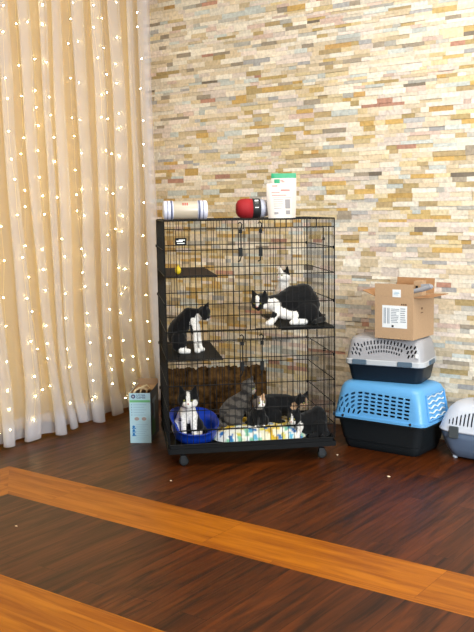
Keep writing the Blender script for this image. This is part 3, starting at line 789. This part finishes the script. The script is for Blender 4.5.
# inner walls
face([(BWd-.003, .003, BH-.045), (.003, .003, BH-.045), (.003, .003, BH), (BWd-.003, .003, BH)], 2); face([(.003, BD-.003, BH-.045), (BWd-.003, BD-.003, BH-.045), (BWd-.003, BD-.003, BH), (.003, BD-.003, BH)], 2)
face([(.003, .003, BH-.045), (.003, BD-.003, BH-.045), (.003, BD-.003, BH), (.003, .003, BH)], 2); face([(BWd-.003, BD-.003, BH-.045), (BWd-.003, .003, BH-.045), (BWd-.003, .003, BH), (BWd-.003, BD-.003, BH)], 2)
face([(0, 0, BH), (BWd, 0, BH), (BWd-.003, .003, BH), (.003, .003, BH)], 0); face([(0, BD, BH), (0, 0, BH), (.003, .003, BH), (.003, BD-.003, BH)], 0)
face([(BWd, 0, BH), (BWd, BD, BH), (BWd-.003, BD-.003, BH), (BWd-.003, .003, BH)], 1); face([(BWd, BD, BH), (0, BD, BH), (.003, BD-.003, BH), (BWd-.003, BD-.003, BH)], 0)
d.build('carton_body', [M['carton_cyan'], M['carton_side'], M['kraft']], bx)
d = MB(); d.box((.004, .15, BH-.012), (BWd-.004, BD-.002, BH-.008), Matrix.Identity(4)); d.box((0, BD-.004, BH-.004), (BWd, BD, BH+.03)); d.build('top_flap', M['kraft'], bx)
d = MB(); d.tube([(.022, .02, BH-.02), (.03, .03, BH+.008), (.052, .045, BH+.022), (.078, .06, BH+.020), (.092, .08, BH+.002), (.085, .11, BH-.02)], .006, 8)
d.tube([(.05, .09, BH-.02), (.06, .10, BH+.018), (.085, .13, BH+.022), (.095, .16, BH-.004)], .005, 8); d.build('strap', M['cream'], bx, smooth=True)
d = MB(); d.box((.002, -.0012, .245), (BWd-.002, -.0002, .258)); d.build('green_stripe', M['band_green'], bx)
d = MB(); d.lathe([(.013, 0), (.013, .001)], 8, Matrix.Translation((.024, -.0002, .280)) @ Matrix.Rotation(R(90), 4, 'X')); lg = d.build('logo_badge', M['logo_navy'], bx)
d = MB(); d.box((.018, -.0024, .281), (.030, -.0013, .284)); d.box((.020, -.0024, .276), (.028, -.0013, .279)); d.build('badge_mark', M['white'], lg)
def text(body, size, loc, rot, m, parent, name, sx=1):
    cu = bpy.data.curves.new(name, 'FONT'); cu.body = body; cu.size = size; cu.extrude = .0004
    t = bpy.data.objects.new(name, cu); C.objects.link(t)
    dg = bpy.context.evaluated_depsgraph_get(); dg.update()
    me = bpy.data.meshes.new_from_object(t.evaluated_get(dg)); bpy.data.objects.remove(t)
    me.materials.clear(); me.materials.append(m)
    o = bpy.data.objects.new(name, me); C.objects.link(o); o.parent = parent; o.location = loc; o.rotation_euler = rot; o.scale = (sx, 1, 1); return o
text('LITTER', .0155, (.042, -.0012, .2815), (R(90), 0, 0), M['logo_navy'], bx, 'carton_lettering', 1.15)
text('GENIE', .0155, (.042, -.0012, .2680), (R(90), 0, 0), M['logo_navy'], bx, 'carton_lettering', 1.3)
d = MB()
for k in range(5):
    z_ = .232-.0155*k
    d.box((.010, -.001, z_-.004), (.016, -.0002, z_+.002)); d.box((.024, -.001, z_-.002), (.100-.012*(k % 2), -.0002, z_))
for k in range(9): d.box((.036, -.001, .112-.011*k), (.108-.01*(k % 3), -.0002, .1135-.011*k))
d.build('fine_print', M['cyan_ink'], bx)
d = MB()
for cx_ in (.042, .085): d.lathe([(.014, 0), (.014, .0008)], 14, Matrix.Translation((cx_, -.0002, .146)) @ Matrix.Rotation(R(90), 4, 'X') @ Matrix.Diagonal((1, .75, 1, 1)))
d.build('picture_spots', M['tan_ink'], bx)
d = MB()
for k in range(3):
    d.lathe([(.008, 0), (.008, .0008)], 10, Matrix.Translation((.022, -.0002, .098-.022*k)) @ Matrix.Rotation(R(90), 4, 'X')); d.box((.012, -.001, .086-.022*k), (.036, -.0002, .091-.022*k))
d.build('step_icons', M['logo_blue'], bx)
d = MB(); d.box((BWd+.0002, .05, .03), (BWd+.001, .16, .15)); d.build('green_panel', M['carton_green'], bx)
d = MB()   # pale outline of the pail printed on the dark side
d.box((BWd+.0012, .10, .13), (BWd+.0020, .14, .23)); d.box((BWd+.0012, .06, .225), (BWd+.0020, .19, .25)); d.box((BWd+.0012, .085, .12), (BWd+.0020, .155, .145)); d.build('pail_picture', mat('pail_print', S(96, 122, 140), .5), bx)

# ------------------------------------------------------------------ pet carriers
def rrect(hx, hy, r, n=6):
    out = []
    for cx_, cy_, a0 in ((hx-r, hy-r, 0), (-hx+r, hy-r, 90), (-hx+r, -hy+r, 180), (hx-r, -hy+r, 270)):
        for k in range(n+1):
            a = R(a0+90*k/n); out.append((cx_+r*math.cos(a), cy_+r*math.sin(a)))
    return out
def loft(secs, n=6, cap0=True, cap1=True, long=12):
    """secs: (z, hx, hy, r[, dx])"""
    d = MB(); N = None
    for s_ in secs:
        ring = rrect(s_[1], s_[2], s_[3], n); dx = s_[4] if len(s_) > 4 else 0; N = len(ring)
        for p in ring: d.v.append((p[0]+dx, p[1], s_[0]))
    for i in range(len(secs)-1):
        for k in range(N):
            a = i*N+k; c = i*N+(k+1) % N; d.f.append([a, c, c+N, a+N]); d.mi.append(0)
    if cap0: d.f.append(list(range(N))[::-1]); d.mi.append(0)
    if cap1: d.f.append(list(range((len(secs)-1)*N, len(secs)*N))); d.mi.append(0)
    return d
def shell_cut(d, name, m, parent, cutter, th=.004):
    o = d.build(name, m, parent, smooth=False)
    so = o.modifiers.new('s', 'SOLIDIFY'); so.thickness = th; so.offset = -1
    co = None
    if cutter:
        co = cutter.build('cut', m, parent); bo = o.modifiers.new('b', 'BOOLEAN'); bo.operation = 'DIFFERENCE'; bo.object = co; bo.solver = 'EXACT'
    evaluated(o, name)
    if co: bpy.data.objects.remove(co)
    for p in o.data.polygons: p.use_smooth = p.area > 0
    try:
        o.data.set_sharp_from_angle(angle=R(35))
    except Exception: pass
    return o
def slot(cut, x, z, w, h, ang, y0, y1):
    """rounded slot prism pushed along y"""
    m = Matrix.Translation((x, 0, z)) @ Matrix.Rotation(ang, 4, 'Y')
    r = min(w, h)/2; pts = []
    n = 4
    if w >= h: cs = ((w/2-r, 0, -90), (-w/2+r, 0, 90))
    else: cs = ((0, h/2-r, 0), (0, -h/2+r, 180))
    for cx_, cz_, a0 in cs:
        for k in range(n+1):
            a = R(a0+180*k/n); pts.append((cx_+r*math.cos(a), cz_+r*math.sin(a)))
    N = len(pts)
    vs = [m @ Vector((p[0], y0, p[1])) for p in pts] + [m @ Vector((p[0], y1, p[1])) for p in pts]
    fs = [tuple(range(N)), tuple(range(N, 2*N))[::-1]] + [(i, i+N, (i+1) % N+N, (i+1) % N) for i in range(N)]
    cut.add(vs, fs)

# large blue carrier
cb = empty('pet_carrier', 'large sky-blue and charcoal pet carrier on the floor under the smaller carrier', 'pet carrier', (-2.275, 4.578, 0), R(-1), 'pet carriers by the wall'); cb.scale = (.975, .90, 1)
base = loft([(0, .225, .155, .04), (.006, .232, .162, .045), (.03, .242, .172, .05), (.05, .244, .174, .05), (.054, .250, .180, .05), (.165, .272, .196, .05), (.168, .294, .212, .05), (.182, .296, .214, .05)])
o = base.build('lower_shell', M['charcoal_shell'], cb, smooth=True)
try: o.data.set_sharp_from_angle(angle=R(35))
except Exception: pass
cut = MB()
cx0, cz0 = -.090, .205
for k in range(6):
    rk = .022+.0205*k
    L0 = rk*math.pi/2*1.25; n_ = max(1, round(L0/.040))
    for j in range(n_):
        th_ = R(180)-(j+.5)/n_*R(90); x = cx0+rk*1.5*math.cos(th_); z_ = cz0+rk*math.sin(th_)
        slot(cut, x, z_, min(.031, L0/n_*.8), .0115, -(th_-R(90)), -.26, -.10)
    x = cx0+.018
    while x < .205:
        slot(cut, x, cz0+rk-.010*min(1, (x-cx0)/.35), .033, .0115, R(2), -.26, -.10); x += .043
lid = loft([(.182, .300, .218, .05), (.196, .299, .217, .05), (.198, .290, .208, .05), (.28, .276, .196, .055), (.345, .264, .184, .06), (.368, .252, .172, .06), (.380, .235, .155, .06), (.384, .20, .12, .06)], cap0=False)
o = shell_cut(lid, 'upper_shell', M['blue_shell'], cb, cut)
# wire door on the right-hand end: frame moulding and wavy bars
d = MB()
for k in range(5):
    z_ = .215+.028*k; xx = .2905-(z_-.198)*.17
    d.tube([(xx+.001, -.11+.22*t/12, z_+.006*math.sin(t*1.3+k)) for t in range(13)], .0042, 6)
d.build('end_door_bars', M['door_white'], cb)
d = MB(); 
pp = [(.294-(z_-.198)*.17, y_, z_) for y_, z_ in ((-.13, .205), (-.125, .34), (.125, .34), (.13, .205), (-.13, .205))]
d.tube(pp, .006, 8); d.build('end_door_frame', M['blue_shell'], cb)
d = MB()
for x in (-.215, .215): d.lathe([(.008, 0), (.008, .006), (.006, .008)], 12, Matrix.Translation((x, -.213, .192)) @ Matrix.Rotation(R(90), 4, 'X'))
d.build('rivet', M['ink'], cb)
d = MB(); d.box((-.07, -.012, .384), (.07, .012, .386)); 
# smaller grey carrier
cg = empty('pet_carrier', 'medium grey-lidded navy pet carrier on top of the blue one, carrying the cardboard box', 'pet carrier', (-2.305, 4.625, .3845), R(9), 'pet carriers by the wall')
cg.scale = (.925, .93, 1)
base = loft([(0, .215, .125, .04), (.005, .222, .132, .045), (.03, .228, .138, .045), (.085, .238, .148, .045), (.088, .244, .153, .045), (.096, .245, .154, .045)])
o = base.build('lower_shell', M['navy_shell'], cg, smooth=True)
try: o.data.set_sharp_from_angle(angle=R(35))
except Exception: pass
rim = loft([(.095, .248, .157, .045), (.099, .252, .161, .045), (.122, .251, .160, .045), (.126, .247, .156, .045)]); o = rim.build('rim', M['rim_grey'], cg, smooth=True)
try: o.data.set_sharp_from_angle(angle=R(35))
except Exception: pass
cut = MB()
for i in range(13):
    x = -.126+.021*i; a = x*3.2
    for k in range(3):
        h_ = (.024, .020, .016)[k]; rr2 = (.208, .181, .158)[k]
        slot(cut, rr2/.208*x, .024+rr2-(x*x)*.9-.005, .0095, h_, a*.55, -.24, -.06)
for s_ in (-1, 1):
    for i in range(3):
        for k in range(3):
            slot(cut, s_*(.154+.0235*i-.006*k), .154+.0235*k+.006*i-(.008 if i > 1 else 0), .0105, .022, s_*R(30), -.24, -.05)
lid = loft([(.126, .246, .155, .045), (.14, .243, .152, .045), (.19, .238, .145, .05), (.228, .230, .136, .055), (.244, .218, .124, .055), (.250, .195, .10, .055)], cap0=False)
shell_cut(lid, 'upper_shell', M['grey_shell'], cg, cut)
for x in (-.150, .135):
    d = MB(); d.box((x-.045, -.170, .098), (x+.045, -.158, .126)); d.build('side_latch', M['latch_blue'], cg, bevel=.003)
d = MB(); d.box((.250, -.05, .10), (.262, .05, .124)); d.build('end_latch', M['latch_blue'], cg, bevel=.003)
d = MB(); d.box((.198, -.1575, .150), (.214, -.1505, .172)); d.build('sticker', M['white'], cg)

# pale carrier at the right edge
cp_ = empty('pet_carrier', 'pale grey and slate carrier with arched vent slots at the right edge of the picture', 'pet carrier', (-1.715, 4.655, 0), R(-3), 'pet carriers by the wall')
base = loft([(.008, .185, .115, .06), (.016, .200, .130, .07), (.06, .222, .152, .08), (.12, .243, .170, .09), (.158, .250, .177, .09)])
o = base.build('lower_shell', M['slate_shell'], cp_, smooth=True)
for (x, y_) in ((-.15, -.105), (.15, -.105), (-.15, .105), (.15, .105)):
    d = MB(); d.lathe([(.012, 0), (.014, .004), (.014, .022)], 12, Matrix.Translation((x*1.08, y_*1.02, 0))); d.build('foot', M['pale_shell'], cp_)
cut = MB()
for i in range(-8, 9):
    h_ = .078-abs(i)**1.7*.0015
    slot(cut, .0+i*.0215, .206+ h_*.5-.010, .0095, h_, 0, -.24, -.08)
lid = loft([(.158, .255, .183, .095), (.164, .257, .185, .095), (.178, .252, .180, .095), (.225, .238, .166, .10), (.27, .218, .146, .10), (.298, .190, .118, .09), (.306, .155, .085, .07)], cap0=False)
shell_cut(lid, 'upper_shell', M['pale_shell'], cp_, cut)
d = MB(); d.tube([(-.10, 0, .303), (-.09, 0, .320), (-.06, 0, .327), (.06, 0, .327), (.09, 0, .320), (.10, 0, .303)], .009, 8); d.build('carry_handle', M['latch_dark'], cp_, smooth=True)
for x in (-.135, .135):
    d = MB(); d.box((x-.026, -.194, .128), (x+.026, -.180, .192)); d.build('side_latch', M['latch_dark'], cp_, bevel=.003)

# ------------------------------------------------------------------ open cardboard box
BZ = .3845+.2505+.003
kb = empty('cardboard_box', 'open brown cardboard box with white labels on top of the stacked carriers', 'box', (-2.332, 4.475, BZ), R(0))
w_, dp, hh, t_ = .232, .27, .305, .004
hb = .235
d = MB(); d.box((0, 0, 0), (w_, dp, t_)); d.box((0, 0, t_), (w_, t_, hb)); d.box((0, dp-t_, t_), (w_, dp, hb)); d.box((0, t_, t_), (t_, dp-t_, hb)); d.box((w_-t_, t_, t_), (w_, dp-t_, hb))
d.build('box_body', M['kraft'], kb)
def flap(pts, nm='flap'):
    # pts: 4 corners, extruded by their normal
    a, b_, c_, e_ = [Vector(p) for p in pts]; n_ = (b_-a).cross(c_-a).normalized()*.0035
    d = MB(); d.add([a, b_, c_, e_, a+n_, b_+n_, c_+n_, e_+n_], [(0, 1, 2, 3)[::-1], (4, 5, 6, 7), (0, 1, 5, 4), (1, 2, 6, 5), (2, 3, 7, 6), (3, 0, 4, 7)])
    d.build(nm, M['kraft_in'], kb)
flap([(0, dp, hb), (w_, dp, hb), (w_, dp+.012, hb+.085), (0, dp+.012, hb+.085)])                # back flap stands up
flap([(0, .004, hb), (-.080, .006, hb+.030), (-.080, dp-.006, hb+.030), (0, dp-.004, hb)])        # left flap juts outward
flap([(w_, .004, hb), (w_, dp-.004, hb), (w_+.088, dp-.006, hb+.004), (w_+.088, .006, hb+.004)])  # right flap juts outward
d = MB(); d.box((0, 0, hb+.0005), (w_, .0036, hh)); d.build('flap', M['kraft'], kb)              # front flap stands up
d = MB(); d.box((.108, -.0012, hh-.072), (.158, -.0002, hh-.030)); l1 = d.build('shipping_label', M['label'], kb)
d = MB(); d.box((.116, -.0022, hh-.052), (.150, -.0013, hh-.049)); d.box((.116, -.0022, hh-.060), (.142, -.0013, hh-.058)); d.box((.120, -.0022, hh-.045), (.146, -.0013, hh-.043)); d.build('label_print', M['cyan_ink'], l1)
d = MB(); d.box((.046, -.0012, .062), (.196, -.0002, .186)); l2 = d.build('address_label', M['label'], kb)
d = MB()
rq = random.Random(2)
for x in (.056, .064, .078, .086): d.box((x, -.0022, .085), (x+.004, -.0013, .172))
for k in range(9): d.box((.100, -.0022, .165-.009*k), (.130+rq.random()*.02, -.0013, .168-.009*k))
for k in range(7): d.box((.156, -.0022, .168-.012*k), (.180+rq.random()*.01, -.0013, .172-.012*k))
d.build('label_print', M['grey_ink'], l2)
d = MB(); d.box((.104, -.0024, .066), (.116, -.0013, .078)); d.build('label_square', M['ink'], l2)
d = MB()
for k in range(3): d.box((.160+.012*k, -.001, .190), (.168+.012*k, -.0002, .198))
d.build('stamped_marks', mat('brown_ink', S(90, 66, 46), .7), kb)
d = MB(); d.box((w_+.0002, .10, .16), (w_+.001, .12, .172)); d.box((w_+.0002, .095, .14), (w_+.001, .125, .145)); d.build('side_print', mat('brown_ink_side', S(120, 88, 62), .7), kb)
# contents
ci = empty('inner_carton', 'small brown carton with a black mark standing inside the open cardboard box', 'box', (-2.332+.172, 4.475+.13, BZ+.0045), R(0))
d = MB(); d.box((0, 0, .002), (.048, .06, hh+.004)); d.build('carton_body', M['kraft'], ci, bevel=.0015)
d = MB(); d.box((.012, -.0012, hh-.036), (.026, -.0002, hh-.022)); d.build('black_mark', M['ink'], ci)
d = MB()
m = Matrix.Translation((0, 0, 0))
d.tube([(-.045, 0, -.004), (-.03, 0, .0), (.02, .0, .012), (.075, 0, .030), (.084, 0, .033)], .012, 12, rr=[.008, .012, .0135, .013, .008])
d.box((.02, -.007, .018), (.07, .007, .040), Matrix.Rotation(R(-4), 4, 'Y'))
d.tube([(-.03, 0, -.004), (-.055, 0, -.03), (-.07, 0, -.075)], .009, 10)
tag(d.build('plastic_fitting', M['grey_prod'], smooth=False, loc=(-2.332+.240, 4.475+.045, BZ+hb+.030)), 'grey plastic tool poking out of the open cardboard box', 'tool')

# ------------------------------------------------------------------ crumbs on the floor
for (x, y_, s_, lb) in ((-2.44, 4.24, .006, 'tiny pale crumb on the dark floor just in front of the blue carrier'), (-2.02, 4.03, .008, 'pale paper scrap on the dark floor in front of the carriers'),
                        (-2.91, 3.37, .005, 'tiny pale crumb on the dark floor in front of the cage'), (-3.05, 2.49, .006, 'tiny crumb on the dark boards between the two honey-coloured strips')):
    d = MB(); d.sphere((0, 0, s_*.45), s_, 8, (1.3, .8, .45)); tag(d.build('crumb', M['crumb'], loc=(x, y_, 0), smooth=True), lb, 'crumb')

# ------------------------------------------------------------------ light
def area(name, loc, target, sx, sy, energy, col):
    l = bpy.data.lights.new(name, 'AREA'); l.shape = 'RECTANGLE'; l.size = sx; l.size_y = sy; l.energy = energy; l.color = col
    o = bpy.data.objects.new(name, l); C.objects.link(o); o.location = loc
    o.rotation_euler = (Vector(target)-Vector(loc)).to_track_quat('-Z', 'Y').to_euler(); return o
area('daylight_window', (3.3, .1, 2.0), (-2.2, 4.6, 1.3), 1.9, 1.5, 250, (.84, .95, 1))
area('ceiling_panel', (-1.3, 3.5, 3.22), (-1.5, 4.3, 0), 2.2, 1.4, 58, (1, .96, .86))
area('ceiling_panel_far', (0.6, 1.2, 3.22), (0.6, 1.2, 0), 1.6, 1.6, 40, (1, .96, .90))
area('side_window', (WX+.05, 3.5, 1.9), (0, 3.5, 1.6), 2.2, 2.3, 20, (1, .92, .78))
w = bpy.data.worlds.new('world'); w.use_nodes = True; sc.world = w
w.node_tree.nodes['Background'].inputs[0].default_value = (1, .96, .90, 1); w.node_tree.nodes['Background'].inputs[1].default_value = .18

# ------------------------------------------------------------------ camera
PIT, ROL, YW = R(6.95), R(-.93), R(36.3)
cp, sp, c, s = math.cos(PIT), math.sin(PIT), math.cos(ROL), math.sin(ROL)
A = Matrix(((1, 0, 0), (0, cp, -sp), (0, sp, cp))); B = Matrix(((c, -s, 0), (s, c, 0), (0, 0, 1))); RR = B @ A
def lw(v): return Vector((v[0]*math.cos(YW)-v[2]*math.sin(YW), v[0]*math.sin(YW)+v[2]*math.cos(YW), -v[1]))
right, down, fwd = (lw(RR[i]) for i in range(3))
cam = bpy.data.objects.new('camera', bpy.data.cameras.new('camera')); C.objects.link(cam)
mw = Matrix((( right.x, -down.x, -fwd.x, 0), (right.y, -down.y, -fwd.y, 0), (right.z, -down.z, -fwd.z, 1.38), (0, 0, 0, 1)))
cam.matrix_world = mw
cam.data.sensor_fit = 'HORIZONTAL'; cam.data.sensor_width = 36; cam.data.lens = 36*900/474; cam.data.clip_start = .02
sc.camera = cam
sc.view_settings.view_transform = 'Standard'; sc.view_settings.look = 'None'; sc.view_settings.gamma = 1; sc.view_settings.use_curve_mapping = False
sc.view_settings.exposure = .82
sc.cycles.max_bounces = 8; sc.cycles.transparent_max_bounces = 24; sc.cycles.use_denoising = True
